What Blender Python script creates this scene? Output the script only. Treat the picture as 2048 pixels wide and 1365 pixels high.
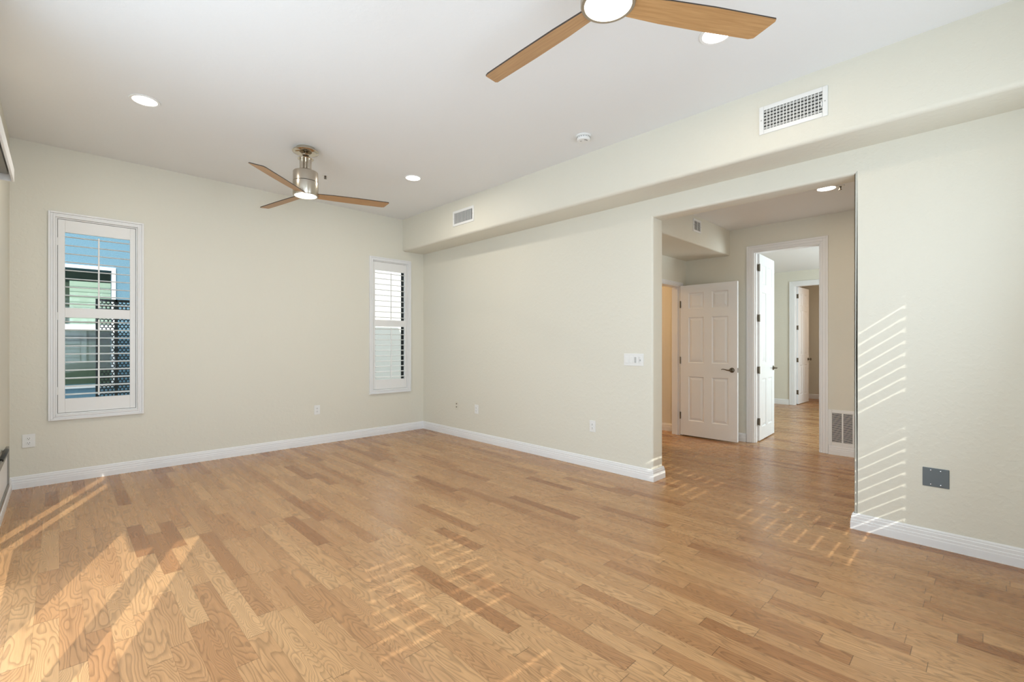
import bpy, bmesh, math, random
from mathutils import Vector, Matrix
PI = math.pi
random.seed(7)
C = bpy.context.scene.collection
sc = bpy.context.scene
for o in list(bpy.data.objects): bpy.data.objects.remove(o)

# ------------------------------------------------------------------ camera
YAW, FPX, CAMH, HORIZON = 0.7723, 929.8, 1.275, 687.4
cam = bpy.data.cameras.new('camera'); camo = bpy.data.objects.new('camera', cam); C.objects.link(camo)
camo.location = (0, 0, CAMH); camo.rotation_euler = (PI/2, 0, -YAW)
cam.sensor_width = 36.0; cam.lens = 36.0*FPX/2048
cam.shift_y = (HORIZON-682.5)/2048; cam.clip_start = 0.02; cam.clip_end = 200
sc.camera = camo

# ------------------------------------------------------------------ world, sun, exposure
sc.view_settings.view_transform = 'Standard'; sc.view_settings.look = 'None'
sc.view_settings.gamma = 1.0; sc.view_settings.use_curve_mapping = False
sc.view_settings.exposure = 0.15
w = bpy.data.worlds.new('sky'); sc.world = w; w.use_nodes = True
bg = w.node_tree.nodes['Background']; bg.inputs[0].default_value = (0.80, 0.90, 1.0, 1); bg.inputs[1].default_value = 1.7
SUN = Vector((0.41, 1.0, -0.74)).normalized()
sun = bpy.data.lights.new('sun', 'SUN'); sun.energy = 3.6; sun.angle = 0.005; sun.color = (1.0, 0.95, 0.87)
suno = bpy.data.objects.new('sun', sun); C.objects.link(suno)
suno.rotation_euler = SUN.to_track_quat('-Z', 'Y').to_euler(); suno.location = (-3, -8, 8)

def area(name, loc, aim, sx, sy, energy, col, spread=PI):
    l = bpy.data.lights.new(name, 'AREA'); l.shape = 'RECTANGLE'; l.size = sx; l.size_y = sy
    l.energy = energy; l.color = col; l.spread = spread
    o = bpy.data.objects.new(name, l); C.objects.link(o); o.location = loc
    o.rotation_euler = Vector(aim).to_track_quat('-Z', 'Z').to_euler()
    return o
DAY = (0.78, 0.94, 1.11)
area('daylight_sliding_door', (-0.258, 2.55, 1.25), (1, 0, 0), 3.1, 2.1, 34, DAY)
area('added_ceiling_fill', (-0.95, 1.9, 0.12), (0.62, 0.2, 0.72), 1.9, 0.8, 17, (0.95, 0.96, 1.0))  # added unseen lamp, aimed up through the door to brighten the ceiling
area('daylight_window_near', (0.35, -0.47, 1.52), (0.1, 1, 0.25), 0.8, 1.6, 42, DAY)
area('daylight_window_near_right', (2.75, -0.47, 1.50), (-0.25, 1, 0.22), 0.8, 1.5, 17, DAY)
area('daylight_far_room', (8.6, -0.85, 1.5), (0, 1, 0.28), 2.4, 1.7, 122, (0.82, 0.97, 1.04))
area('added_hall_fill', (5.0, -0.8, 1.1), (0.15, 1, -0.1), 1.2, 1.0, 7, (1.0, 0.93, 0.82), math.radians(110))  # added fill lamp brightening the hall and its open door; no window here
area('closet_lamp', (5.5, 4.4, 2.6), (0.3, 0.1, -1), 0.4, 0.4, 19, (1.0, 0.64, 0.33))
area('bath_lamp', (11.75, 1.2, 2.5), (0, 0.4, -1), 0.4, 0.4, 12, (1.0, 0.74, 0.54))

# ------------------------------------------------------------------ measures (metres)
XL, XR, YF, YN = -0.309, 3.923, 5.938, -0.55
H = 3.069; XS, ZS = 3.569, 2.612
OY1, OY2, OZ = 0.652, 2.166, 2.44          # cased opening in the right wall
T = 0.19
XH = 6.37; HH = 2.77; HY = 3.0             # hall far wall, hall ceiling, hall end wall
XB = 10.88                                 # far room's far wall

# ------------------------------------------------------------------ materials
def mat(name):
    m = bpy.data.materials.new(name); m.use_nodes = True
    return m, m.node_tree, m.node_tree.nodes['Principled BSDF']
def plain(name, col, rough=0.5, metal=0.0, spec=0.5, coat=0.0):
    m, nt, b = mat(name)
    b.inputs['Base Color'].default_value = (*col, 1); b.inputs['Roughness'].default_value = rough
    b.inputs['Metallic'].default_value = metal; b.inputs['Specular IOR Level'].default_value = spec
    b.inputs['Coat Weight'].default_value = coat
    return m
def paint(name, col, rough=0.55, bump=0.25, scale=1.0):
    m, nt, b = mat(name); N = nt.nodes; L = nt.links
    tc = N.new('ShaderNodeTexCoord')
    n1 = N.new('ShaderNodeTexNoise'); n1.inputs['Scale'].default_value = 26*scale; n1.inputs['Detail'].default_value = 4
    n2 = N.new('ShaderNodeTexNoise'); n2.inputs['Scale'].default_value = 1.3; n2.inputs['Detail'].default_value = 2
    L.new(tc.outputs['Object'], n1.inputs['Vector']); L.new(tc.outputs['Object'], n2.inputs['Vector'])
    rp = N.new('ShaderNodeValToRGB'); rp.color_ramp.elements[0].position = 0.48; rp.color_ramp.elements[1].position = 0.60
    L.new(n1.outputs['Fac'], rp.inputs['Fac'])
    bp = N.new('ShaderNodeBump'); bp.inputs['Strength'].default_value = bump; bp.inputs['Distance'].default_value = 0.0015
    L.new(rp.outputs['Color'], bp.inputs['Height']); L.new(bp.outputs['Normal'], b.inputs['Normal'])
    mx = N.new('ShaderNodeMix'); mx.data_type = 'RGBA'
    mx.inputs['A'].default_value = (*[c*0.985 for c in col], 1); mx.inputs['B'].default_value = (*[min(1, c*1.01) for c in col], 1)
    L.new(n2.outputs['Fac'], mx.inputs['Factor']); L.new(mx.outputs['Result'], b.inputs['Base Color'])
    b.inputs['Roughness'].default_value = rough
    return m
M = {}
M['wall'] = paint('wall_paint', (0.765, 0.738, 0.640), 0.5, 0.30)
M['ceiling'] = paint('ceiling_paint', (0.86, 0.87, 0.87), 0.7, 0.15)
M['trim'] = plain('white_trim', (0.86, 0.86, 0.86), 0.35)
M['shutter'] = plain('shutter_white', (0.86, 0.855, 0.84), 0.35)
M['door'] = plain('door_white', (0.84, 0.85, 0.86), 0.35)
M['plastic'] = plain('white_plastic', (0.85, 0.85, 0.83), 0.3)
M['almond'] = plain('almond_plastic', (0.74, 0.71, 0.60), 0.35)
M['nickel'] = plain('brushed_nickel', (0.50, 0.45, 0.38), 0.28, 1.0)
M['chrome'] = plain('polished_nickel', (0.62, 0.56, 0.47), 0.12, 1.0)
M['bronze'] = plain('dark_bronze', (0.045, 0.042, 0.038), 0.4, 0.6)
M['hardware'] = plain('antique_nickel', (0.16, 0.135, 0.10), 0.3, 0.9)
M['dark'] = plain('duct_shade_black', (0.02, 0.02, 0.02), 0.8)  # black that paints the shade inside the vents
M['fin'] = plain('grey_fins', (0.50, 0.50, 0.48), 0.5)
M['greyplate'] = plain('blue_grey_steel', (0.155, 0.185, 0.205), 0.35, 0.35)
M['screw'] = plain('screw_steel', (0.65, 0.66, 0.68), 0.25, 0.9)
M['slot'] = plain('slot_black', (0.02, 0.02, 0.02), 0.6)
M['grey_metal'] = plain('grey_aluminium', (0.30, 0.29, 0.26), 0.4, 0.5)
M['black'] = plain('black_rubber', (0.02, 0.02, 0.018), 0.45)
M['blind'] = plain('white_vane_fabric', (0.80, 0.80, 0.78), 0.6)
M['blade_edge'] = plain('dark_walnut_edge', (0.035, 0.022, 0.014), 0.5)
M['concrete'] = plain('patio_concrete', (0.35, 0.34, 0.32), 0.8)
M['white_stucco'] = paint('white_stucco', (0.82, 0.81, 0.77), 0.85, 0.6, 3)
M['blue_stucco'] = paint('blue_stucco', (0.150, 0.275, 0.365), 0.85, 1.0, 3)
M['black_steel'] = plain('black_steel', (0.02, 0.022, 0.022), 0.5, 0.2)
M['sage'] = plain('pale_sage_shade', (0.60, 0.66, 0.60), 0.6)
M['dkgreen'] = plain('dark_green_shade', (0.060, 0.080, 0.060), 0.5)

def emit(name, col, s):
    m = bpy.data.materials.new(name); m.use_nodes = True; nt = m.node_tree; nt.nodes.clear()
    e = nt.nodes.new('ShaderNodeEmission'); o = nt.nodes.new('ShaderNodeOutputMaterial')
    e.inputs[0].default_value = (*col, 1); e.inputs[1].default_value = s
    nt.links.new(e.outputs[0], o.inputs[0]); return m
M['lens'] = emit('lamp_lens', (1.0, 0.96, 0.88), 7.0)

def glass(name, tint, refl):
    m = bpy.data.materials.new(name); m.use_nodes = True; nt = m.node_tree; nt.nodes.clear()
    N = nt.nodes; t = N.new('ShaderNodeBsdfTransparent'); g = N.new('ShaderNodeBsdfGlossy'); f = N.new('ShaderNodeFresnel')
    x = N.new('ShaderNodeMixShader'); o = N.new('ShaderNodeOutputMaterial'); mt = N.new('ShaderNodeMath'); mt.operation = 'MULTIPLY'
    t.inputs[0].default_value = (*tint, 1); g.inputs['Roughness'].default_value = 0.02
    f.inputs[0].default_value = 1.45; mt.inputs[1].default_value = refl
    ge = N.new('ShaderNodeNewGeometry'); fr = N.new('ShaderNodeMath'); fr.operation = 'SUBTRACT'; fr.inputs[0].default_value = 1.0
    nt.links.new(ge.outputs['Backfacing'], fr.inputs[1]); m2 = N.new('ShaderNodeMath'); m2.operation = 'MULTIPLY'
    nt.links.new(f.outputs[0], mt.inputs[0]); nt.links.new(mt.outputs[0], m2.inputs[0]); nt.links.new(fr.outputs[0], m2.inputs[1])
    nt.links.new(m2.outputs[0], x.inputs[0])   # reflection from the front face of the sheet only
    nt.links.new(t.outputs[0], x.inputs[1]); nt.links.new(g.outputs[0], x.inputs[2]); nt.links.new(x.outputs[0], o.inputs[0])
    return m
M['glass'] = glass('window_glass', (0.96, 0.98, 0.97), 0.25)
M['glass_nb'] = glass('neighbour_glass', (0.86, 0.90, 0.87), 0.55)

def oak_floor():
    m, nt, b = mat('oak_strip_floor'); N = nt.nodes; L = nt.links
    def math_(op, a, bb=None, c=None):
        n = N.new('ShaderNodeMath'); n.operation = op
        for i, v in enumerate((a, bb, c)):
            if v is None: continue
            if isinstance(v, (int, float)): n.inputs[i].default_value = v
            else: L.new(v, n.inputs[i])
        return n.outputs[0]
    tc = N.new('ShaderNodeTexCoord'); sp = N.new('ShaderNodeSeparateXYZ'); L.new(tc.outputs['Object'], sp.inputs[0])
    X, Y = sp.outputs['X'], sp.outputs['Y']
    Wd = 0.083
    u = math_('DIVIDE', X, Wd); row = math_('FLOOR', u); fu = math_('FRACT', u)
    wn = N.new('ShaderNodeTexWhiteNoise'); wn.noise_dimensions = '1D'; L.new(row, wn.inputs['W'])
    v = math_('ADD', math_('DIVIDE', Y, 0.62), math_('MULTIPLY', wn.outputs['Value'], 731.0))
    vor = N.new('ShaderNodeTexVoronoi'); vor.voronoi_dimensions = '1D'; vor.inputs['Scale'].default_value = 1.0; L.new(v, vor.inputs['W'])
    vor.inputs['Randomness'].default_value = 0.85
    vd = N.new('ShaderNodeTexVoronoi'); vd.voronoi_dimensions = '1D'; vd.feature = 'DISTANCE_TO_EDGE'; vd.inputs['Scale'].default_value = 1.0
    vd.inputs['Randomness'].default_value = 0.85; L.new(v, vd.inputs['W'])
    cs = N.new('ShaderNodeSeparateColor'); L.new(vor.outputs['Color'], cs.inputs[0])
    r1, r2, r3 = cs.outputs[0], cs.outputs[1], cs.outputs[2]
    ident = math_('ADD', math_('MULTIPLY', r1, 97.0), math_('MULTIPLY', row, 3.17))
    # cathedral grain: contour lines of a stretched noise, own pattern on each board
    cb = N.new('ShaderNodeCombineXYZ'); L.new(math_('MULTIPLY', X, 11.0), cb.inputs[0]); L.new(math_('MULTIPLY', Y, 2.1), cb.inputs[1]); L.new(ident, cb.inputs[2])
    ng = N.new('ShaderNodeTexNoise'); ng.inputs['Scale'].default_value = 1.0; ng.inputs['Detail'].default_value = 1.6; ng.inputs['Roughness'].default_value = 0.45
    L.new(cb.outputs[0], ng.inputs['Vector'])
    cnt = math_('ADD', 14.0, math_('MULTIPLY', r2, 22.0))
    ring = math_('FRACT', math_('MULTIPLY', ng.outputs['Fac'], cnt))
    rr = N.new('ShaderNodeValToRGB'); L.new(ring, rr.inputs['Fac'])
    e = rr.color_ramp.elements; e[0].position = 0.0; e[0].color = (0.60, 0.60, 0.60, 1); e[1].position = 1.0; e[1].color = (0.30, 0.30, 0.30, 1)
    k = e.new(0.12); k.color = (1, 1, 1, 1); k = e.new(0.55); k.color = (0.92, 0.92, 0.92, 1)
    # pores
    cp = N.new('ShaderNodeCombineXYZ'); L.new(math_('MULTIPLY', X, 420.0), cp.inputs[0]); L.new(math_('MULTIPLY', Y, 9.0), cp.inputs[1]); L.new(ident, cp.inputs[2])
    npz = N.new('ShaderNodeTexNoise'); npz.inputs['Scale'].default_value = 1.0; npz.inputs['Detail'].default_value = 3; L.new(cp.outputs[0], npz.inputs['Vector'])
    # broad streaks
    cq = N.new('ShaderNodeCombineXYZ'); L.new(math_('MULTIPLY', X, 30.0), cq.inputs[0]); L.new(math_('MULTIPLY', Y, 1.2), cq.inputs[1]); L.new(ident, cq.inputs[2])
    nq = N.new('ShaderNodeTexNoise'); nq.inputs['Scale'].default_value = 1.0; nq.inputs['Detail'].default_value = 2; L.new(cq.outputs[0], nq.inputs['Vector'])
    # board colour
    br = N.new('ShaderNodeValToRGB'); L.new(r3, br.inputs['Fac'])
    e = br.color_ramp.elements
    e[0].position = 0.0; e[0].color = (0.330, 0.150, 0.060, 1)
    e[1].position = 1.0; e[1].color = (0.540, 0.310, 0.145, 1)
    for p, c in ((0.10, (0.400, 0.200, 0.086)), (0.28, (0.455, 0.242, 0.108)), (0.75, (0.500, 0.278, 0.126))):
        k = e.new(p); k.color = (*c, 1)
    g = math_('ADD', math_('MULTIPLY', rr.outputs['Color'], 0.56), 0.52)
    s = math_('ADD', math_('MULTIPLY', npz.outputs['Fac'], 0.30), 0.85)
    q = math_('ADD', math_('MULTIPLY', nq.outputs['Fac'], 0.36), 0.82)
    tot = math_('MULTIPLY', math_('MULTIPLY', g, s), q)
    # joints between boards
    ed = math_('MINIMUM', fu, math_('SUBTRACT', 1.0, fu))
    jl = N.new('ShaderNodeMapRange'); L.new(ed, jl.inputs[0]); jl.inputs[1].default_value = 0.0; jl.inputs[2].default_value = 0.018; jl.inputs[3].default_value = 0.70; jl.inputs[4].default_value = 1.0
    je = N.new('ShaderNodeMapRange'); L.new(vd.outputs['Distance'], je.inputs[0]); je.inputs[1].default_value = 0.0012; je.inputs[2].default_value = 0.0030; je.inputs[3].default_value = 0.40; je.inputs[4].default_value = 1.0
    joint = math_('MULTIPLY', jl.outputs[0], je.outputs[0])
    tot = math_('MULTIPLY', tot, joint)
    # rare knots
    kn = N.new('ShaderNodeTexVoronoi'); kn.inputs['Scale'].default_value = 1.0
    ck = N.new('ShaderNodeCombineXYZ'); L.new(math_('MULTIPLY', X, 2.6), ck.inputs[0]); L.new(math_('MULTIPLY', Y, 1.3), ck.inputs[1]); L.new(ck.outputs[0], kn.inputs['Vector'])
    kr = N.new('ShaderNodeMapRange'); L.new(kn.outputs['Distance'], kr.inputs[0]); kr.inputs[1].default_value = 0.008; kr.inputs[2].default_value = 0.030; kr.inputs[3].default_value = 0.35; kr.inputs[4].default_value = 1.0
    tot = math_('MULTIPLY', tot, kr.outputs[0])
    vm = N.new('ShaderNodeVectorMath'); vm.operation = 'SCALE'; L.new(br.outputs['Color'], vm.inputs[0]); L.new(tot, vm.inputs['Scale'])
    L.new(vm.outputs[0], b.inputs['Base Color'])
    b.inputs['Roughness'].default_value = 0.27; b.inputs['Specular IOR Level'].default_value = 0.38
    rg = math_('ADD', 0.20, math_('MULTIPLY', nq.outputs['Fac'], 0.14)); L.new(rg, b.inputs['Roughness'])
    bp = N.new('ShaderNodeBump'); bp.inputs['Strength'].default_value = 0.12; bp.inputs['Distance'].default_value = 0.001
    L.new(math_('MULTIPLY', joint, math_('ADD', 0.8, math_('MULTIPLY', npz.outputs['Fac'], 0.2))), bp.inputs['Height']); L.new(bp.outputs['Normal'], b.inputs['Normal'])
    return m
M['floor'] = oak_floor()
def blade_wood():
    m, nt, b = mat('light_maple_blade'); N = nt.nodes; L = nt.links
    tc = N.new('ShaderNodeTexCoord'); mp = N.new('ShaderNodeMapping'); mp.inputs['Scale'].default_value = (6, 120, 120)
    n = N.new('ShaderNodeTexNoise'); n.inputs['Scale'].default_value = 1; n.inputs['Detail'].default_value = 3
    r = N.new('ShaderNodeValToRGB'); r.color_ramp.elements[0].color = (0.40, 0.215, 0.085, 1); r.color_ramp.elements[1].color = (0.52, 0.30, 0.13, 1)
    r.color_ramp.elements[0].position = 0.3; r.color_ramp.elements[1].position = 0.7
    L.new(tc.outputs['Object'], mp.inputs[0]); L.new(mp.outputs[0], n.inputs['Vector']); L.new(n.outputs['Fac'], r.inputs['Fac']); L.new(r.outputs[0], b.inputs['Base Color'])
    b.inputs['Roughness'].default_value = 0.4
    return m
M['blade'] = blade_wood()

# ------------------------------------------------------------------ helpers
def link(name, bm, mats, parent=None, smooth=False, loc=None):
    me = bpy.data.meshes.new(name)
    bmesh.ops.recalc_face_normals(bm, faces=bm.faces)
    bm.to_mesh(me); bm.free()
    for mm in (mats if isinstance(mats, (list, tuple)) else [mats]): me.materials.append(M[mm] if isinstance(mm, str) else mm)
    if smooth:
        for p in me.polygons: p.use_smooth = True
        try: me.set_sharp_from_angle(angle=math.radians(35))
        except Exception: pass
    o = bpy.data.objects.new(name, me); C.objects.link(o)
    if parent: o.parent = parent
    if loc: o.location = loc
    return o
def BM(): return bmesh.new()
def box(bm, x0, x1, y0, y1, z0, z1, mi=0):
    vs = [bm.verts.new((x, y, z)) for x in (x0, x1) for y in (y0, y1) for z in (z0, z1)]
    fs = [(0,1,3,2),(4,6,7,5),(0,4,5,1),(2,3,7,6),(0,2,6,4),(1,5,7,3)]
    out = [bm.faces.new([vs[i] for i in f]) for f in fs]
    for f in out: f.material_index = mi
    return vs
def bbox(bm, x0, x1, y0, y1, z0, z1, r=0.002, seg=2, mi=0):
    b2 = BM(); box(b2, x0, x1, y0, y1, z0, z1, mi)
    bmesh.ops.bevel(b2, geom=list(b2.edges), offset=r, segments=seg, affect='EDGES', profile=0.5)
    merge(bm, b2)
def merge(bm, b2, mtx=None):
    if mtx: bmesh.ops.transform(b2, matrix=mtx, verts=b2.verts)
    tmp = bpy.data.meshes.new('tmp'); b2.to_mesh(tmp); b2.free(); bm.from_mesh(tmp); bpy.data.meshes.remove(tmp)
def lathe(bm, prof, seg=48, c=(0, 0, 0), cap=True, mi=0):
    rings = []
    for r, z in prof:
        rings.append([bm.verts.new((c[0]+r*math.cos(2*PI*i/seg), c[1]+r*math.sin(2*PI*i/seg), c[2]+z)) for i in range(seg)])
    for a, b2 in zip(rings, rings[1:]):
        for i in range(seg):
            j = (i+1) % seg; f = bm.faces.new((a[i], a[j], b2[j], b2[i])); f.material_index = mi
    if cap:
        for rg in (rings[0], rings[-1]):
            f = bm.faces.new(rg); f.material_index = mi
def tube(bm, pts, r, seg=12, mi=0):
    pts = [Vector(p) for p in pts]; rad = r if isinstance(r, (list, tuple)) else [r]*len(pts)
    rings = []
    for i, p in enumerate(pts):
        t = (pts[min(i+1, len(pts)-1)]-pts[max(i-1, 0)]).normalized()
        a = Vector((0, 0, 1)) if abs(t.z) < 0.9 else Vector((1, 0, 0))
        u = t.cross(a).normalized(); v = t.cross(u).normalized()
        rings.append([bm.verts.new(p+rad[i]*(math.cos(2*PI*k/seg)*u+math.sin(2*PI*k/seg)*v)) for k in range(seg)])
    for a, b2 in zip(rings, rings[1:]):
        for i in range(seg):
            j = (i+1) % seg; bm.faces.new((a[i], a[j], b2[j], b2[i])).material_index = mi
    for rg in (rings[0], rings[-1]): bm.faces.new(rg).material_index = mi
def struct(o, label=None):
    o['kind'] = 'structure'
    if label: o['label'] = label
    return o
def tag(o, label, cat, group=None):
    o['label'] = label; o['category'] = cat
    if group: o['group'] = group
    return o
def empty(name, loc, rz=0.0):
    o = bpy.data.objects.new(name, None); C.objects.link(o); o.location = loc; o.rotation_euler = (0, 0, rz)
    o.empty_display_size = 0.05
    return o
def copy_tree(root, loc, rz=None):
    r = root.copy(); C.objects.link(r); r.location = loc
    if rz is not None: r.rotation_euler = (0, 0, rz)
    for ch in list(root.children):
        c = ch.copy(); C.objects.link(c); c.parent = r
        for g in ch.children:
            d = g.copy(); C.objects.link(d); d.parent = c
    return r

def wall_bm(axis, p0, p1, u0, u1, z0, z1, holes):
    """thick wall between planes p0..p1 along axis ('x' or 'y'), u along the other axis, with rectangular through holes"""
    us = sorted({u0, u1, *[h[0] for h in holes], *[h[1] for h in holes]}); us = [u for u in us if u0 <= u <= u1]
    zs = sorted({z0, z1, *[h[2] for h in holes], *[h[3] for h in holes]}); zs = [z for z in zs if z0 <= z <= z1]
    bm = BM(); cache = {}
    def V(i, j, k):
        if (i, j, k) not in cache:
            p = (p0, p1)[k]; cache[(i, j, k)] = bm.verts.new((p, us[i], zs[j]) if axis == 'x' else (us[i], p, zs[j]))
        return cache[(i, j, k)]
    def solid(i, j):
        if i < 0 or j < 0 or i >= len(us)-1 or j >= len(zs)-1: return False
        cu, cz = (us[i]+us[i+1])/2, (zs[j]+zs[j+1])/2
        return not any(h[0] < cu < h[1] and h[2] < cz < h[3] for h in holes)
    for i in range(len(us)-1):
        for j in range(len(zs)-1):
            if not solid(i, j): continue
            for k in (0, 1): bm.faces.new((V(i,j,k), V(i+1,j,k), V(i+1,j+1,k), V(i,j+1,k)))
            for (a, b2, di, dj) in (((i,j),(i+1,j),0,-1), ((i,j+1),(i+1,j+1),0,1), ((i,j),(i,j+1),-1,0), ((i+1,j),(i+1,j+1),1,0)):
                if not solid(i+di, j+dj): bm.faces.new((V(*a,0), V(*b2,0), V(*b2,1), V(*a,1)))
    return bm
def bevel_hole(bm, axis, hole, off=0.02, seg=5, side=None):
    """round the visible edges of an opening (bullnose corners)"""
    u0, u1, z0, z1 = hole; es = []
    for e in bm.edges:
        a, b2 = e.verts
        ua, ub = (a.co.y, b2.co.y) if axis == 'x' else (a.co.x, b2.co.x)
        pa, pb = (a.co.x, b2.co.x) if axis == 'x' else (a.co.y, b2.co.y)
        if abs(pa-pb) > 1e-5: continue
        onv = abs(ua-ub) < 1e-5 and (abs(ua-u0) < 1e-4 or abs(ua-u1) < 1e-4) and max(a.co.z, b2.co.z) <= z1+1e-4
        onh = abs(a.co.z-z1) < 1e-4 and abs(b2.co.z-z1) < 1e-4 and min(ua, ub) >= u0-1e-4 and max(ua, ub) <= u1+1e-4
        if onv or onh: es.append(e)
    bmesh.ops.bevel(bm, geom=es, offset=off, segments=seg, affect='EDGES', profile=0.5)

# ------------------------------------------------------------------ the shell
bm = BM(); box(bm, -1.2, 13.2, -1.4, 6.3, -0.10, 0.0); fl = struct(link('floor', bm, 'floor'))
bm = BM(); box(bm, XL-0.15, XR+0.05, YN-0.15, YF+0.15, H, H+0.12); struct(link('ceiling', bm, 'ceiling'))
WH1 = (-0.024, 0.561, 0.621, 2.430); WH2 = (3.095, 3.650, 0.621, 2.430)
bm = wall_bm('y', YF, YF+0.17, XL-0.15, XR+T, -0.05, H, [WH1, WH2]); struct(link('wall_back', bm, 'wall'))
NW1 = (-0.09, 0.79, 0.621, 2.43); NW2 = (2.69, 3.62, 0.621, 2.43)
bm = wall_bm('y', YN-0.17, YN, XL-0.15, XR+T, -0.05, H, [NW1, NW2]); struct(link('wall_near', bm, 'wall'))
LD1 = (0.9, 4.5, 0.04, 2.30)
bm = wall_bm('x', XL-0.15, XL, YN, YF, -0.05, H, [LD1]); struct(link('wall_left', bm, 'wall'))
OP = (OY1, OY2, -0.05, OZ)
bm = wall_bm('x', XR, XR+T, -1.05, YF, -0.05, H, [OP]); bevel_hole(bm, 'x', OP, 0.022, 5)
struct(link('wall_right', bm, 'wall', smooth=True))
# dropped soffit along the right wall, rounded lower edge
bm = BM(); vs = box(bm, XS, XR+0.02, YN, YF, ZS, H)
es = [e for e in bm.edges if all(abs(v.co.x-XS) < 1e-5 and abs(v.co.z-ZS) < 1e-5 for v in e.verts)]
bmesh.ops.bevel(bm, geom=es, offset=0.03, segments=6, affect='EDGES', profile=0.5)
struct(link('trim_1', bm, 'wall', smooth=True), 'boxed soffit under the ceiling along the right wall')

# hall
bm = BM(); box(bm, XR+T-0.05, XH+0.05, -1.1, HY+0.12, HH, HH+0.3); struct(link('ceiling_hall', bm, 'ceiling'))
D2 = (1.374, 2.110, -0.05, 2.447)
bm = wall_bm('x', XH, XH+0.12, -1.1, 5.2, -0.05, 3.0, [D2]); struct(link('wall_hall_far', bm, 'wall'))
D1 = (5.42, 6.195, -0.05, 2.075)
bm = wall_bm('y', HY, HY+0.12, XR+T, XH, -0.05, HH, [D1]); struct(link('wall_hall_end', bm, 'wall'))
bm = BM(); box(bm, XR+T-0.14, XH+0.1, -1.1, -1.0, -0.05, HH+0.2); struct(link('wall_hall_near', bm, 'wall'))
bm = BM(); box(bm, XR+T-0.005, XH+0.005, 2.40, HY+0.005, 2.44, HH+0.005)
es = [e for e in bm.edges if all(abs(v.co.y-2.40) < 1e-5 and abs(v.co.z-2.44) < 1e-5 for v in e.verts)]
bmesh.ops.bevel(bm, geom=es, offset=0.018, segments=5, affect='EDGES', profile=0.5)
struct(link('trim_2', bm, 'wall', smooth=True), 'boxed duct soffit across the end of the hall')
# closet beyond the hall's end door
bm = BM(); box(bm, 4.2, 4.3, HY+0.12, 5.2, -0.05, 3.0); struct(link('wall_closet_left', bm, 'wall'))
bm = BM(); box(bm, 4.2, XH, 5.1, 5.2, -0.05, 3.0); struct(link('wall_closet_back', bm, 'wall'))
bm = BM(); box(bm, 4.3, XH, HY+0.12, 5.1, 2.75, 2.85); struct(link('ceiling_closet', bm, 'ceiling'))
# far room
bm = BM(); box(bm, XH+0.08, XB+0.05, -1.1, 4.4, HH, HH+0.3); struct(link('ceiling_far_room', bm, 'ceiling'))
D3 = (2.05, 2.812, -0.05, 2.468)
bm = wall_bm('x', XB, XB+0.12, -1.1, 4.4, -0.05, 3.0, [D3]); struct(link('wall_far_room_back', bm, 'wall'))
bm = BM(); box(bm, XH+0.12, XB, 4.3, 4.4, -0.05, 3.0); struct(link('wall_far_room_left', bm, 'wall'))
bm = BM(); box(bm, XH+0.12, XB, -1.1, -1.0, -0.05, 3.0); struct(link('wall_far_room_near', bm, 'wall'))
# bathroom beyond
bm = BM(); box(bm, 12.44, 12.54, 0.4, 4.0, -0.05, 3.0); struct(link('wall_bath_back', bm, 'wall'))
bm = BM(); box(bm, XB+0.12, 12.44, 3.9, 4.0, -0.05, 3.0); struct(link('wall_bath_left', bm, 'wall'))
bm = BM(); box(bm, XB+0.12, 12.44, 0.3, 0.4, -0.05, 3.0); struct(link('wall_bath_right', bm, 'wall'))
bm = BM(); box(bm, XB+0.12, 12.44, 0.4, 3.9, 2.70, 2.80); struct(link('ceiling_bath', bm, 'ceiling'))

# baseboards: stepped profile swept along the wall line, mitred at corners
BP = [(0.0, 0.0), (0.0165, 0.0), (0.0165, 0.048), (0.0150, 0.051), (0.0150, 0.066), (0.0120, 0.069), (0.0120, 0.088), (0.0085, 0.092), (0.0085, 0.101), (0.0040, 0.109), (0.0, 0.109)]
def sweep(pts, prof, closed=False):
    """offset to the right of travel; returns vertex rings per point"""
    pts = [Vector((*p, 0)) for p in pts]; rings = []
    for i, p in enumerate(pts):
        def nrm(a, b2): d = (b2-a).normalized(); return Vector((d.y, -d.x, 0))
        if i == 0: n = nrm(pts[0], pts[1])
        elif i == len(pts)-1: n = nrm(pts[-2], pts[-1])
        else:
            n1, n2 = nrm(pts[i-1], p), nrm(p, pts[i+1]); n = (n1+n2)/(1+n1.dot(n2))
        rings.append([(p+n*d+Vector((0, 0, z))) for d, z in prof])
    return rings
def baseboard(names, pts):
    rings = sweep(pts, BP)
    for k, nm in enumerate(names):
        bm = BM(); a = [bm.verts.new(v) for v in rings[k]]; b2 = [bm.verts.new(v) for v in rings[k+1]]
        n = len(a)
        for i in range(n):
            j = (i+1) % n; bm.faces.new((a[i], a[j], b2[j], b2[i]))
        bm.faces.new(a); bm.faces.new(b2); struct(link(nm, bm, 'trim'))
e_ = 0.0005
baseboard(['baseboard_left', 'baseboard_back', 'baseboard_right', 'baseboard_opening_left', 'baseboard_hall_left', 'baseboard_hall_end'],
          [(XL+e_, 4.58), (XL+e_, YF-e_), (XR-e_, YF-e_), (XR-e_, OY2-e_), (XR+T+e_, OY2-e_), (XR+T+e_, HY-e_), (D1[0]-0.07, HY-e_)])
baseboard(['baseboard_opening_right', 'baseboard_right_near', 'baseboard_near'],
          [(XR+T+e_, OY1+e_), (XR-e_, OY1+e_), (XR-e_, YN+e_), (1.0, YN+e_)])
baseboard(['baseboard_hall_corner'], [(XH-e_, HY-0.02), (XH-e_, D2[1]+0.082)])
baseboard(['baseboard_hall_right'], [(XH-e_, D2[0]-0.078), (XH-e_, -1.0)])
baseboard(['baseboard_closet'], [(XH-e_, 5.1), (XH-e_, HY+0.13)])
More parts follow.
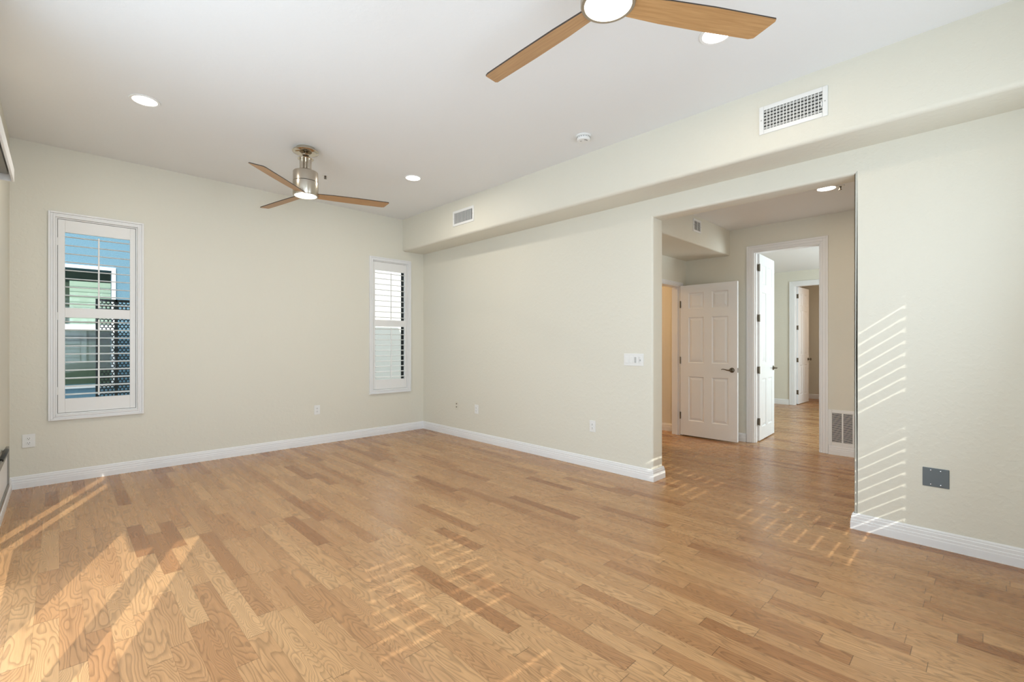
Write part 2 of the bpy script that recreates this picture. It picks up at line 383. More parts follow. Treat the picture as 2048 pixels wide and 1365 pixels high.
baseboard(['baseboard_far_room'], [(XB-e_, 4.3), (XB-e_, D3[1]+0.09)])
baseboard(['baseboard_far_room_right'], [(XB-e_, D3[0]-0.09), (XB-e_, -1.0)])
baseboard(['baseboard_bath'], [(12.44-e_, 3.9), (12.44-e_, 0.4)])

# ------------------------------------------------------------------ casings
def rect_ring(bm, plane, sgn, ax, u0, u1, z0, z1, wd, d0, d1, bottom=True):
    """picture-frame bars outward from rect (u0..z1) of width wd, standing d0..d1 proud of plane toward sgn"""
    a, b2 = sorted((plane+sgn*d0, plane+sgn*d1))
    def bx(ua, ub, za, zb):
        if ax == 'x': bbox(bm, a, b2, ua, ub, za, zb, min(0.0025, (b2-a)*0.4))
        else: bbox(bm, ua, ub, a, b2, za, zb, min(0.0025, (b2-a)*0.4))
    bx(u0-wd, u0, z0-(wd if bottom else 0), z1+wd); bx(u1, u1+wd, z0-(wd if bottom else 0), z1+wd)
    bx(u0, u1, z1, z1+wd)
    if bottom: bx(u0, u1, z0-wd, z0)
def door_trim(name, ax, plane, sgn, u0, u1, z1, wd=0.076, jamb=None):
    bm = BM()
    rect_ring(bm, plane, sgn, ax, u0, u1, 0.001, z1, wd*0.30, 0, 0.010, False)
    rect_ring(bm, plane, sgn, ax, u0-wd*0.30, u1+wd*0.30, 0.001, z1+wd*0.30, wd*0.40, 0, 0.015, False)
    rect_ring(bm, plane, sgn, ax, u0-wd*0.70, u1+wd*0.70, 0.001, z1+wd*0.70, wd*0.30, 0, 0.020, False)
    if jamb:       # lining of the reveal, with a stop strip
        a, b2 = sorted(jamb); t = 0.012
        for (ua, ub) in ((u0, u0+t), (u1-t, u1)):
            if ax == 'x': box(bm, a, b2, ua, ub, 0.001, z1)
            else: box(bm, ua, ub, a, b2, 0.001, z1)
        if ax == 'x': box(bm, a, b2, u0+t, u1-t, z1-t, z1)
        else: box(bm, u0+t, u1-t, a, b2, z1-t, z1)
        m = (a+b2)/2
        for (ua, ub) in ((u0+t, u0+t+0.010), (u1-t-0.010, u1-t)):
            if ax == 'x': box(bm, m-0.03, m, ua, ub, 0.001, z1-t)
            else: box(bm, ua, ub, m-0.03, m, 0.001, z1-t)
    return struct(link(name, bm, 'trim'))
door_trim('trim_3', 'x', XH, -1, D2[0], D2[1], D2[3], 0.076, (XH, XH+0.12))
door_trim('trim_4', 'y', HY, -1, D1[0], D1[1], D1[3], 0.045, (HY, HY+0.12))
door_trim('trim_5', 'x', XB, -1, D3[0], D3[1], D3[3], 0.088, (XB, XB+0.12))

# ------------------------------------------------------------------ six panel doors
def ringq(bm, A, dA, B, dB):
    """quads between rect A (x0,x1,z0,z1) at depth dA and rect B at dB; y is depth"""
    def cs(R, d): return [bm.verts.new(p) for p in ((R[0], d, R[2]), (R[1], d, R[2]), (R[1], d, R[3]), (R[0], d, R[3]))]
    a, b2 = cs(A, dA), cs(B, dB)
    for i in range(4):
        j = (i+1) % 4; bm.faces.new((a[i], a[j], b2[j], b2[i]))
def shrink(R, s): return (R[0]+s, R[1]-s, R[2]+s, R[3]-s)
def six_panel(Wd, Ht, zf, t=0.035):
    """leaf from x=0..Wd, y=-t/2..t/2, z=0..Ht; zf: panel z ranges measured from the top in metres"""
    bm = BM(); xs = [0, 0.115*Wd/0.75, 0.325*Wd/0.75, 0.430*Wd/0.75, 0.640*Wd/0.75, Wd]
    pan = [(xs[1], xs[2]), (xs[3], xs[4])]
    zz = [(Ht-b2, Ht-a) for a, b2 in zf]
    zs = sorted({0, Ht, *[z for r in zz for z in r]})
    for s in (-1, 1):
        y = s*t/2
        for i in range(5):
            for j in range(len(zs)-1):
                R = (xs[i], xs[i+1], zs[j], zs[j+1])
                if (R[0], R[1]) in pan and (R[2], R[3]) in zz:
                    R1, R2, R3 = shrink(R, 0.010), shrink(R, 0.018), shrink(R, 0.045)
                    ringq(bm, R, y, R1, y-s*0.009); ringq(bm, R1, y-s*0.009, R2, y-s*0.009); ringq(bm, R2, y-s*0.009, R3, y-s*0.002)
                    bm.faces.new([bm.verts.new(p) for p in ((R3[0], y-s*0.002, R3[2]), (R3[1], y-s*0.002, R3[2]), (R3[1], y-s*0.002, R3[3]), (R3[0], y-s*0.002, R3[3]))])
                else:
                    bm.faces.new([bm.verts.new(p) for p in ((R[0], y, R[2]), (R[1], y, R[2]), (R[1], y, R[3]), (R[0], y, R[3]))])
    for (a, b2) in (((0, 0), (0, Ht)), ((Wd, 0), (Wd, Ht)), ((0, 0), (Wd, 0)), ((0, Ht), (Wd, Ht))):
        bm.faces.new([bm.verts.new(p) for p in ((a[0], -t/2, a[1]), (b2[0], -t/2, b2[1]), (b2[0], t/2, b2[1]), (a[0], t/2, a[1]))])
    bmesh.ops.remove_doubles(bm, verts=bm.verts, dist=0.0002)
    return bm
def hinge_bm(x, z, side):
    """hinge knuckle with two leaves at leaf edge x (local), on face side"""
    bm = BM(); tube(bm, [(x, side, z-0.05), (x, side, z+0.05)], 0.006, 10)
    return bm
LEVER = {}
def lever_bm(s, flip=1, curved=True):
    """rose + lever on face s(-1/+1) of a leaf, at local origin, lever toward -x*flip"""
    bm = BM(); b2 = BM()
    lathe(b2, [(0.032, 0.0), (0.032, 0.004), (0.028, 0.010), (0.012, 0.014), (0.011, 0.045), (0.0, 0.045)], 28, cap=False)
    merge(bm, b2, Matrix.Rotation(-s*PI/2, 4, 'X'))
    y = s*0.045
    if curved:
        P = [(0, y, 0), (-0.015, y, -0.003), (-0.045, y, -0.001), (-0.075, y, 0.008), (-0.10, y, 0.011), (-0.118, y, 0.005)]
        tube(bm, [(p[0]*flip, p[1], p[2]) for p in P], [0.011, 0.010, 0.0075, 0.006, 0.005, 0.004], 12)
    return bm
def knob_bm(s):
    bm = BM(); b2 = BM()
    lathe(b2, [(0.031, 0.0), (0.031, 0.004), (0.026, 0.009), (0.011, 0.012), (0.010, 0.034), (0.024, 0.040), (0.029, 0.052), (0.024, 0.062), (0.0001, 0.066)], 28, cap=False)
    merge(bm, b2, Matrix.Rotation(-s*PI/2, 4, 'X')); return bm

ZF68 = [(0.105, 0.325), (0.440, 1.060), (1.245, 1.850)]
ZF80 = [(0.130, 0.385), (0.490, 1.420), (1.630, 2.260)]
# door_1: hall end door, open flat near the hall's far wall; hinge at (6.178, 2.985)
d = struct(link('door_1', six_panel(0.755, 2.052, ZF68), 'door'))
d.location = (6.1775, 2.984, 0.018); d.rotation_euler = (0, 0, -PI/2)       # local x -> -Y ; local -y -> -X (towards the room)
for z in (0.265, 1.025, 1.795):
    b2 = BM(); tube(b2, [(0.001, -0.022, z-0.048), (0.001, -0.022, z+0.048)], 0.007, 10); box(b2, -0.004, 0.010, -0.0225, -0.0180, z-0.045, z+0.045)
    link('hinge', b2, 'hardware', d)
o = link('handle', lever_bm(-1, 1), 'hardware', d, True); o.location = (0.690, -0.0175, 0.915); o['label'] = 'curved antique nickel lever handle'
b2 = BM(); bbox(b2, 0.7545, 0.7565, -0.011, 0.011, 0.885, 0.945, 0.0008); link('latch_plate', b2, 'hardware', d)
b2 = BM(); bbox(b2, 0.17, 0.56, -0.0195, -0.0172, 1.985, 2.020, 0.0008); bbox(b2, 0.19, 0.54, -0.0205, -0.0195, 1.996, 2.002, 0.0004)
link('raised_strip', b2, 'door', d)
# door_2: tall leaf between the hall and the far room, open into the far room
ang = math.radians(3.4)
d = struct(link('door_2', six_panel(0.735, 2.425, ZF80), 'door'))
d.location = (XH+0.132, 2.094, 0.014); d.rotation_euler = (0, 0, ang)
for z in (0.245, 0.915, 1.590, 2.245):
    b2 = BM(); box(b2, -0.0015, 0.0, -0.015, 0.013, z-0.045, z+0.045); tube(b2, [(-0.004, -0.020, z-0.047), (-0.004, -0.020, z+0.047)], 0.006, 10)
    box(b2, -0.030, -0.004, -0.0225, -0.0205, z-0.045, z+0.045)
    link('hinge', b2, 'hardware', d)
o = link('handle', lever_bm(-1, 1), 'hardware', d, True); o.location = (0.672, -0.0175, 0.92); o['label'] = 'antique nickel lever handle'
o = link('handle', lever_bm(1, 1), 'hardware', d, True); o.location = (0.672, 0.0175, 0.92)
# door_3: leaf beyond the far room
d = struct(link('door_3', six_panel(0.735, 2.44, ZF80), 'door'))
d.location = (XB+0.132, 2.790, 0.014); d.rotation_euler = (0, 0, math.radians(-1.5))
for z in (0.245, 0.915, 1.590, 2.245):
    b2 = BM(); box(b2, -0.0015, 0.0, -0.015, 0.013, z-0.045, z+0.045); tube(b2, [(-0.004, -0.020, z-0.047), (-0.004, -0.020, z+0.047)], 0.006, 10)
    link('hinge', b2, 'hardware', d)
o = link('handle', knob_bm(-1), 'hardware', d, True); o.location = (0.672, -0.0175, 0.92)

# ------------------------------------------------------------------ windows with plantation shutters
def window(name, hole, yin, s, depth=0.17):
    """yin: room-side wall face; s=+1 when outdoors is at +y"""
    u0, u1, z0, z1 = hole
    y0, y1 = yin+s*0.095, yin+s*0.135; a, b2 = sorted((y0, y1)); zm = 1.545
    bm = BM()
    for (p, q, r_, t_) in ((u0, u0+0.030, z0, z1), (u1-0.030, u1, z0, z1), (u0+0.03, u1-0.03, z0, z0+0.03), (u0+0.03, u1-0.03, z1-0.03, z1), (u0+0.03, u1-0.03, zm-0.022, zm+0.022)):
        bbox(bm, p, q, a, b2, r_, t_, 0.002)
    root = struct(link(name, bm, 'bronze'))
    bm = BM(); m = (a+b2)/2; box(bm, u0+0.03, u1-0.03, m-0.003, m+0.003, z0+0.03, zm-0.022); box(bm, u0+0.03, u1-0.03, m-0.003, m+0.003, zm+0.022, z1-0.03)
    link('pane', bm, 'glass', root)
    return root
def casing(name, hole, yin, s, wd=0.048):
    u0, u1, z0, z1 = hole; bm = BM()
    rect_ring(bm, yin, -s, 'y', u0, u1, z0, z1, wd*0.32, 0, 0.022)
    rect_ring(bm, yin, -s, 'y', u0-wd*0.32, u1+wd*0.32, z0-wd*0.32, z1+wd*0.32, wd*0.36, 0, 0.017)
    rect_ring(bm, yin, -s, 'y', u0-wd*0.68, u1+wd*0.68, z0-wd*0.68, z1+wd*0.68, wd*0.32, 0, 0.026)
    return struct(link(name, bm, 'trim'))
def louvres(u0, u1, z0, z1, yc, s, tilt, pitch, wid=0.062):
    n = max(2, round((z1-z0)/pitch)); p = (z1-z0)/n; bm = BM()
    prof = [(wid/2*math.cos(a), 0.0055*math.sin(a)) for a in [2*PI*i/14 for i in range(14)]]
    c, sn = math.cos(tilt), math.sin(tilt)
    for k in range(n):
        zc = z0+p*(k+0.5); A, B = [], []
        for (dy, dz) in prof:
            yy, z_ = dy*c-dz*sn, dy*sn+dz*c
            A.append(bm.verts.new((u0, yc+s*yy, zc+z_))); B.append(bm.verts.new((u1, yc+s*yy, zc+z_)))
        for i in range(len(A)):
            j = (i+1) % len(A); bm.faces.new((A[i], A[j], B[j], B[i]))
        bm.faces.new(A); bm.faces.new(B)
    return bm
def shutter(hole, yin, s, label, tilt, stile, rails, npan=1, gap=0.0, group=None):
    u0, u1, z0, z1 = hole; g = 0.003
    root = empty('plantation_shutter', ((u0+u1)/2, yin, z0)); tag(root, label, 'window shutter', group)
    off = Vector((-(u0+u1)/2, -yin, -z0)); yc = yin+s*0.018; hy = 0.0145
    def add(nm, bm, m='shutter', smooth=False):
        bmesh.ops.translate(bm, vec=off, verts=bm.verts); return link(nm, bm, m, root, smooth)
    # fixed liner frame inside the wall opening
    bm = BM(); a, b2 = sorted((yin-s*0.002, yin+s*0.055)); fw = 0.012
    for (p, q, r_, t_) in ((u0+e_, u0+fw, z0+e_, z1-e_), (u1-fw, u1-e_, z0+e_, z1-e_), (u0+fw, u1-fw, z0+e_, z0+fw), (u0+fw, u1-fw, z1-fw, z1-e_)): bbox(bm, p, q, a, b2, r_, t_, 0.0015)
    add('liner_frame', bm)
    zb0, zm0, zm1, zt = rails; W = (u1-u0-2*fw-2*g-(npan-1)*g)/npan
    for k in range(npan):
        p0 = u0+fw+g+k*(W+g); p1 = p0+W
        if npan == 2: lo, hi = (p0+stile[0], p1-stile[1]) if k == 0 else (p0+stile[1], p1-stile[0])
        else: lo, hi = p0+stile[0]-fw, p1-stile[1]+fw
        bm = BM()
        for (p, q, r_, t_) in ((p0, lo, z0+fw+g, z1-fw-g), (hi, p1, z0+fw+g, z1-fw-g), (lo, hi, z0+fw+g, zb0), (lo, hi, zm0, zm1), (lo, hi, zt, z1-fw-g)):
            bbox(bm, p, q, yc-hy, yc+hy, r_, t_, 0.0025)
        add('panel_frame', bm)
        add('louvers', louvres(lo+0.002, hi-0.002, zm1, zt, yc, s, tilt, 0.0745), smooth=True)
        add('louvers', louvres(lo+0.002, hi-0.002, zb0, zm0, yc, s, tilt, 0.0745), smooth=True)
        cx = (lo+hi)/2
        for (za, zb) in ((zm1+0.005, zt-0.025), (zb0+0.02, zm0-0.012)):
            bm = BM(); bbox(bm, cx-0.0065, cx+0.0065, *sorted((yc-s*0.041, yc-s*0.031)), za, zb, 0.003); add('tilt_rod', bm)
        hx = p0-0.001 if k == 0 else p1+0.001
        for hz in (z0+0.22, (z0+z1)/2, z1-0.22):
            bm = BM(); tube(bm, [(hx, yc-s*0.018, hz-0.035), (hx, yc-s*0.018, hz+0.035)], 0.0045, 8); add('hinge', bm, 'plastic')
    return root
window('window_1', WH1, YF, 1); casing('trim_6', WH1, YF, 1)
window('window_2', WH2, YF, 1); casing('trim_7', WH2, YF, 1)
RL = (0.765, 1.515, 1.605, 2.300)
shutter(WH1, YF, 1, 'white plantation shutter with open louvers showing a blue house, in the left window', math.radians(6), (0.060, 0.055), RL)
shutter(WH2, YF, 1, 'white plantation shutter on the back wall window beside the far corner, pale wall outside', math.radians(6), (0.042, 0.042), RL)
window('window_3', NW1, YN, -1); window('window_4', NW2, YN, -1)
TN = math.radians(-21)
shutter(NW1, YN, -1, 'white two-panel plantation shutter on the near wall behind the viewer, left', TN, (0.065, 0.060), RL, 2)
shutter(NW2, YN, -1, 'white two-panel plantation shutter on the near wall behind the viewer, right', TN, (0.065, 0.075), RL, 2)

# sliding glass door in the left wall (outside the frame; lets the sun in) and its blind
bm = BM()
for (a, b2) in ((0.9, 1.0), (1.43, 1.60), (2.42, 2.52), (3.95, 4.02), (4.30, 4.5)): bbox(bm, XL-0.11, XL-0.06, a, b2, 0.04, 2.30, 0.003)
bbox(bm, XL-0.11, XL-0.06, 1.0, 4.42, 0.0405, 0.10, 0.003); bbox(bm, XL-0.11, XL-0.06, 1.0, 4.42, 2.22, 2.2995, 0.003)
sd = struct(link('door_4', bm, 'trim'))
bm = BM(); box(bm, XL-0.088, XL-0.082, 1.0, 4.42, 0.10, 2.22); link('pane', bm, 'glass', sd)
bm = BM(); bbox(bm, XL-0.80, XL-0.16, 0.2, 6.0, 2.55, 2.68, 0.01); struct(link('trim_8', bm, 'white_stucco'), 'unseen slab added outside the left wall to cut the sun')  # unseen overhang added to limit how far the sun reaches in

# valance with vertical vanes
root = empty('blind_valance', (XL, 4.0, 2.40)); tag(root, 'white vertical blind valance high on the left wall at the photo edge', 'blind valance')
def addr(nm, bm, m, root, smooth=False):
    bmesh.ops.translate(bm, vec=-root.location, verts=bm.verts); return link(nm, bm, m, root, smooth)
bm = BM(); vy = 4.68; vx = XL+0.088
bbox(bm, vx-0.012, vx, 0.75, vy, 2.385, 2.475, 0.003); bbox(bm, XL+e_, vx-0.012, 0.75, vy, 2.463, 2.475, 0.002)
bbox(bm, XL+e_, vx-0.012, vy-0.012, vy, 2.385, 2.463, 0.002)
addr('valance_board', bm, 'trim', root)
bm = BM(); bbox(bm, XL+0.02, XL+0.062, 0.8, vy-0.03, 2.425, 2.455, 0.003); addr('head_rail', bm, 'grey_metal', root)
bm = BM()
for k in range(16):
    y = 2.76+0.083*k
    if y > 4.02: break
    bbox(bm, XL+0.038, XL+0.042, y-0.042, y+0.042, 0.12, 2.425, 0.001)
addr('vanes', bm, 'blind', root)

# low framed panel in the left wall
root = empty('framed_wall_panel', (XL, 5.0, 0.113)); tag(root, 'grey metal framed panel set low in the left wall with black handle on top', 'wall panel')
bm = BM()
for (a, b2, c, dd) in ((5.50, 5.555, 0.113, 0.44), (4.62, 4.675, 0.113, 0.44), (4.675, 5.50, 0.395, 0.44), (4.675, 5.50, 0.113, 0.143)):
    bbox(bm, XL+e_, XL+0.020, a, b2, c, dd, 0.003)
addr('frame', bm, 'grey_metal', root)
bm = BM(); bbox(bm, XL+e_, XL+0.010, 4.675, 5.50, 0.143, 0.395, 0.002); addr('panel', bm, 'trim', root)
bm = BM(); tube(bm, [(XL+0.012, 5.30, 0.44), (XL+0.022, 5.22, 0.462), (XL+0.026, 5.10, 0.47), (XL+0.022, 4.98, 0.462), (XL+0.012, 4.90, 0.44)], 0.014, 12); addr('handle', bm, 'black', root, True)

# ------------------------------------------------------------------ outdoors
bm = BM(); box(bm, -6, 12, YF+0.2, 12, -0.35, -0.15); struct(link('floor_side_yard', bm, 'concrete'))
NB = 8.5
HN = (-0.60, 0.52, 0.72, 2.28)
bm = wall_bm('y', NB, NB+0.2, -4.0, 2.6, -0.2, 6.0, [HN]); struct(link('wall_neighbour_blue', bm, 'blue_stucco'))
bm = BM(); box(bm, 2.6, 9.0, 8.25, 8.9, -0.2, 6.0); struct(link('wall_neighbour_white', bm, 'white_stucco'))
bm = BM(); rect_ring(bm, NB, -1, 'y', HN[0], HN[1], HN[2], HN[3], 0.045, 0, 0.03); bbox(bm, HN[0], HN[1], NB-0.01, NB+0.05, 1.46, 1.53, 0.003)
nbw = struct(link('window_5', bm, 'trim'))
bm = BM(); box(bm, HN[0], HN[1], NB+0.04, NB+0.046, HN[2], 1.46); box(bm, HN[0], HN[1], NB+0.04, NB+0.046, 1.53, HN[3]); link('pane', bm, 'glass_nb', nbw)
bm = BM(); box(bm, HN[0]-0.2, HN[1]+0.2, NB+0.21, NB+0.23, 0.5, 2.5); link('backing', bm, 'dkgreen', nbw)
bm = BM(); box(bm, 0.10, HN[1], NB+0.12, NB+0.13, 1.53, 2.12)
for k in range(8): box(bm, 0.10, HN[1], NB+0.112, NB+0.12, 1.56+0.07*k, 1.565+0.07*k+0.03)
link('roller_shade', bm, 'sage', nbw)
# dark perforated privacy screen in the side yard
def hexmesh(bm, x0, x1, z0, z1, y, R=0.021, r=0.0145, t=0.004):
    dx = R*math.sqrt(3); dz = R*1.5; row = 0; z = z0
    while z < z1:
        x = x0+(dx/2 if row % 2 else 0)
        while x < x1:
            for sgn in (-1,):
                o_ = [bm.verts.new((x+R*math.sin(PI/3*i), y, z+R*math.cos(PI/3*i))) for i in range(6)]
                i_ = [bm.verts.new((x+r*math.sin(PI/3*i), y, z+r*math.cos(PI/3*i))) for i in range(6)]
                b_ = [bm.verts.new((x+r*math.sin(PI/3*i), y+t, z+r*math.cos(PI/3*i))) for i in range(6)]
                for i in range(6):
                    j = (i+1) % 6; bm.faces.new((o_[i], o_[j], i_[j], i_[i])); bm.faces.new((i_[i], i_[j], b_[j], b_[i]))
            x += dx
        z += dz; row += 1
scy = 7.3
root = empty('privacy_screen', (0.55, scy, -0.15)); tag(root, 'black perforated steel screen standing outside the left window', 'privacy screen')
bm = BM()
for (a, b2, c, dd) in ((0.305, 0.335, -0.15, 1.80), (0.475, 0.505, -0.15, 1.80), (0.86, 0.89, -0.15, 1.80), (0.335, 0.86, 1.77, 1.80), (0.335, 0.86, 0.40, 0.43)):
    bbox(bm, a, b2, scy-0.015, scy+0.015, c, dd, 0.003)
addr('frame', bm, 'black_steel', root)
bm = BM(); hexmesh(bm, 0.345, 0.86, 0.44, 1.765, scy); addr('perforated_sheet', bm, 'black_steel', root)

# ------------------------------------------------------------------ ceiling fans
def make_fan(loc, ang0, label):
    root = empty('ceiling_fan', loc); tag(root, label, 'ceiling fan', None)
    # local z = 0 at the ceiling
    bm = BM(); lathe(bm, [(0.080, -0.0005), (0.080, -0.012), (0.083, -0.020), (0.112, -0.030), (0.115, -0.038), (0.110, -0.044), (0.075, -0.056), (0.036, -0.062), (0.032, -0.068)], 56)
    link('canopy', bm, 'chrome', root, True)
    bm = BM(); lathe(bm, [(0.026, -0.060), (0.028, -0.070), (0.020, -0.082), (0.012, -0.086)], 32); link('ball_joint', bm, 'hardware', root, True)
    bm = BM(); lathe(bm, [(0.0115, -0.078), (0.0115, -0.235)], 20); link('downrod', bm, 'chrome', root, True)
    bm = BM(); lathe(bm, [(0.066, -0.100), (0.068, -0.103), (0.066, -0.106)], 48); link('cover_disc', bm, 'chrome', root, True)
    for k in (-1, 1):
        bm = BM(); lathe(bm, [(0.0195, -0.105), (0.0195, -0.212)], 28, c=(k*0.034*math.cos(0.772), -k*0.034*math.sin(0.772), 0)); link('upright', bm, 'nickel', root, True)
    bm = BM(); lathe(bm, [(0.030, -0.206), (0.074, -0.208), (0.080, -0.214), (0.105, -0.222), (0.107, -0.228), (0.107, -0.312), (0.100, -0.314)], 64); link('motor_housing', bm, 'nickel', root, True)
    bm = BM(); lathe(bm, [(0.100, -0.314), (0.109, -0.318), (0.109, -0.436), (0.106, -0.441), (0.094, -0.441), (0.094, -0.434)], 64); link('light_ring', bm, 'nickel', root, True)
    bm = BM(); lathe(bm, [(0.0935, -0.432), (0.0935, -0.438), (0.080, -0.4425), (0.050, -0.445), (0.0005, -0.446)], 64); link('light_lens', bm, 'lens', root, True)
    p = math.radians(-11)
    for k in range(3):
        bm = BM(); top, bot = [], []
        out = [(0.085, -0.040), (0.085, 0.046), (0.25, 0.056), (0.45, 0.060), (0.690, 0.060), (0.712, 0.052), (0.745, -0.040), (0.740, -0.052), (0.45, -0.056), (0.25, -0.052)]
        out = [(x, y) for x, y in out]
        t = 0.0035
        A = [bm.verts.new((x, y, t)) for x, y in out]; B = [bm.verts.new((x, y, -t)) for x, y in out]
        bm.faces.new(A).material_index = 0; bm.faces.new(B).material_index = 0
        for i in range(len(A)):
            j = (i+1) % len(A); bm.faces.new((A[i], A[j], B[j], B[i])).material_index = 1
        o = link('blade', bm, ['blade', 'blade_edge'], root)
        o.location = (0, 0, -0.428); o.rotation_euler = (p, 0, ang0+k*2*PI/3)
        bm = BM(); bbox(bm, 0.070, 0.150, -0.034, 0.034, 0.0035, 0.0085, 0.002); br = link('blade_bracket', bm, 'nickel', o)
    return root
# order: the pitch turns about the blade's own length first
fan1 = make_fan((1.621, 4.378, H), math.radians(-19), 'three-blade ceiling fan over the far end of the room, whole fan in view')
fan2 = make_fan((1.573, 1.064, H), math.radians(-32), 'near ceiling fan with glowing round lens, cut off by the top of the photo')
for f in (fan1, fan2): f['group'] = 'ceiling fans'

# ------------------------------------------------------------------ recessed lights
def make_can(loc, label):
    root = empty('recessed_light', loc); tag(root, label, 'ceiling light', 'recessed ceiling lights')
    bm = BM(); lathe(bm, [(0.094, -0.0005), (0.094, -0.004), (0.090, -0.007), (0.076, -0.005), (0.073, -0.0005)], 56); link('trim_ring', bm, 'plastic', root, True)
    bm = BM(); lathe(bm, [(0.0735, -0.002), (0.0735, -0.0045), (0.0005, -0.0055)], 56); link('lens', bm, 'lens', root, True)
    return root
can = make_can((0.453, 4.348, H), 'round recessed ceiling light left of the far fan, near the left window')
for loc, lb in (((2.744, 4.353, H), 'round recessed ceiling light right of the far fan, near the soffit'),
                ((2.730, 1.105, H), 'round recessed ceiling light half hidden behind the near fan blade'),
                ((5.290, 1.094, HH), 'round recessed light in the hall ceiling, seen through the wide opening')):
    c = copy_tree(can, loc); c['label'] = lb
def lampdisc(name, loc, e, col=(1.0, 0.80, 0.56)):
    l = bpy.data.lights.new(name, 'AREA'); l.shape = 'DISK'; l.size = 0.14; l.energy = e; l.color = col
    o = bpy.data.objects.new(name, l); C.objects.link(o); o.location = (loc[0], loc[1], loc[2]-0.012)
lampdisc('can_lamp_left', (0.453, 4.348, H), 9, (1.0, 0.93, 0.82)); lampdisc('can_lamp_right', (2.744, 4.353, H), 8, (1.0, 0.93, 0.82))
lampdisc('can_lamp_near', (2.730, 1.105, H), 4); lampdisc('can_lamp_hall', (5.290, 1.094, HH), 5)

# smoke detector
root = empty('smoke_detector', (3.245, 2.447, H)); tag(root, 'round white smoke detector on the ceiling between the two vents', 'smoke detector')
bm = BM(); lathe(bm, [(0.066, -0.0005), (0.066, -0.010), (0.060, -0.014)], 40); link('base', bm, 'plastic', root, True)
bm = BM(); lathe(bm, [(0.050, -0.014), (0.058, -0.018), (0.059, -0.034), (0.052, -0.044), (0.0, -0.047)], 40, cap=False); link('cover', bm, 'plastic', root, True)
bm = BM(); tube(bm, [(-0.020, -0.026, -0.0465), (-0.004, -0.034, -0.0465), (0.010, -0.034, -0.0465)], 0.002, 8)
link('sensor_slit', bm, 'slot', root); bm = BM()
for k in range(18):
    a = 2*PI*k/18; box(bm, 0.0585*math.cos(a)-0.002, 0.0585*math.cos(a)+0.002, 0.0585*math.sin(a)-0.002, 0.0585*math.sin(a)+0.002, -0.024, -0.019)
link('vent_slots', bm, 'slot', root)
bm = BM(); lathe(bm, [(0.008, -0.045), (0.007, -0.049), (0.0, -0.050)], 16, c=(-0.02, 0.012, 0), cap=False); link('test_button', bm, 'fin', root, True)

# fire sprinklers
def sprinkler(loc, label):
    root = empty('fire_sprinkler', loc); tag(root, label, 'sprinkler', 'fire sprinklers')
    bm = BM(); lathe(bm, [(0.035, -0.0005), (0.034, -0.004), (0.016, -0.006)], 32); link('escutcheon', bm, 'plastic', root, True)
    bm = BM(); lathe(bm, [(0.010, -0.004), (0.010, -0.014), (0.006, -0.016), (0.006, -0.030)], 16); tube(bm, [(0.010, 0, -0.012), (0.015, 0, -0.022), (0.003, 0, -0.034)], 0.0022, 8); tube(bm, [(-0.010, 0, -0.012), (-0.015, 0, -0.022), (-0.003, 0, -0.034)], 0.0022, 8)
    lathe(bm, [(0.014, -0.034), (0.014, -0.036)], 16); link('head', bm, 'hardware', root, True)
    return root
s1 = sprinkler((2.035, 4.944, H), 'small pendent fire sprinkler in the ceiling behind the far fan')
s2 = copy_tree(s1, (5.306, 0.985, HH)); s2['label'] = 'small fire sprinkler beside the hall ceiling light'

# ------------------------------------------------------------------ air registers
def register(name, loc, rz, wdt, hgt, label, nv, nh, bars='v', fw=0.030):
    """local: x along the wall, +y out of the wall, centred"""
    root = empty(name, loc, rz); tag(root, label, 'air vent'); W, Hh = wdt/2, hgt/2
    bm = BM()
    for (a, b2, c, dd) in ((-W, -W+fw, -Hh, Hh), (W-fw, W, -Hh, Hh), (-W+fw, W-fw, -Hh, -Hh+fw), (-W+fw, W-fw, Hh-fw, Hh)):
        bbox(bm, a, b2, 0.0005, 0.009, c, dd, 0.003)
    link('frame', bm, 'plastic', root)
    bm = BM(); box(bm, -W+fw, W-fw, 0.0005, 0.0012, -Hh+fw, Hh-fw); link('duct_shade_sheet', bm, 'dark', root)  # flat black sheet, duct shade painted as colour
    iw, ih = W-fw, Hh-fw
    if nv:
        bm = BM()
        for k in range(1, nv):
            x = -iw+2*iw*k/nv; box(bm, x-0.0022, x+0.0022, 0.0052, 0.0095, -ih, ih)
        link('upright_fins', bm, 'plastic', root)
    if nh:
        bm = BM()
        for k in range(nh):
            z = -ih+2*ih*(k+0.5)/nh
            vs = box(bm, -iw, iw, 0.0018, 0.0048, z-ih/nh*0.60, z+ih/nh*0.60)
        link('cross_fins', bm, 'fin', root)
    for sx in (-1, 1):
        bm = BM(); b2 = BM(); lathe(b2, [(0.0045, 0), (0.0040, 0.0015), (0.0, 0.002)], 12, cap=False); merge(bm, b2, Matrix.Translation((sx*(W-fw/2), 0.009, 0)) @ Matrix.Rotation(-PI/2, 4, 'X'))
        link('screw', bm, 'fin', root)
    return root
r1 = register('air_vent', (XS, 0.935, 2.852), PI/2, 0.412, 0.196, 'large white air register on the soffit at right, above the wide opening', 17, 6)
bm = BM(); bbox(bm, -0.176, -0.168, 0.009, 0.016, -0.03, 0.0, 0.002); link('damper_lever', bm, 'plastic', r1)
register('air_vent', (XS, 4.522, 2.842), PI/2, 0.412, 0.190, 'white air register on the room soffit near the far corner', 22, 0)
register('air_vent', (5.372, 2.40, 2.655), PI, 0.205, 0.150, 'little white vent on the hall duct soffit inside the opening', 2, 8, fw=0.022)
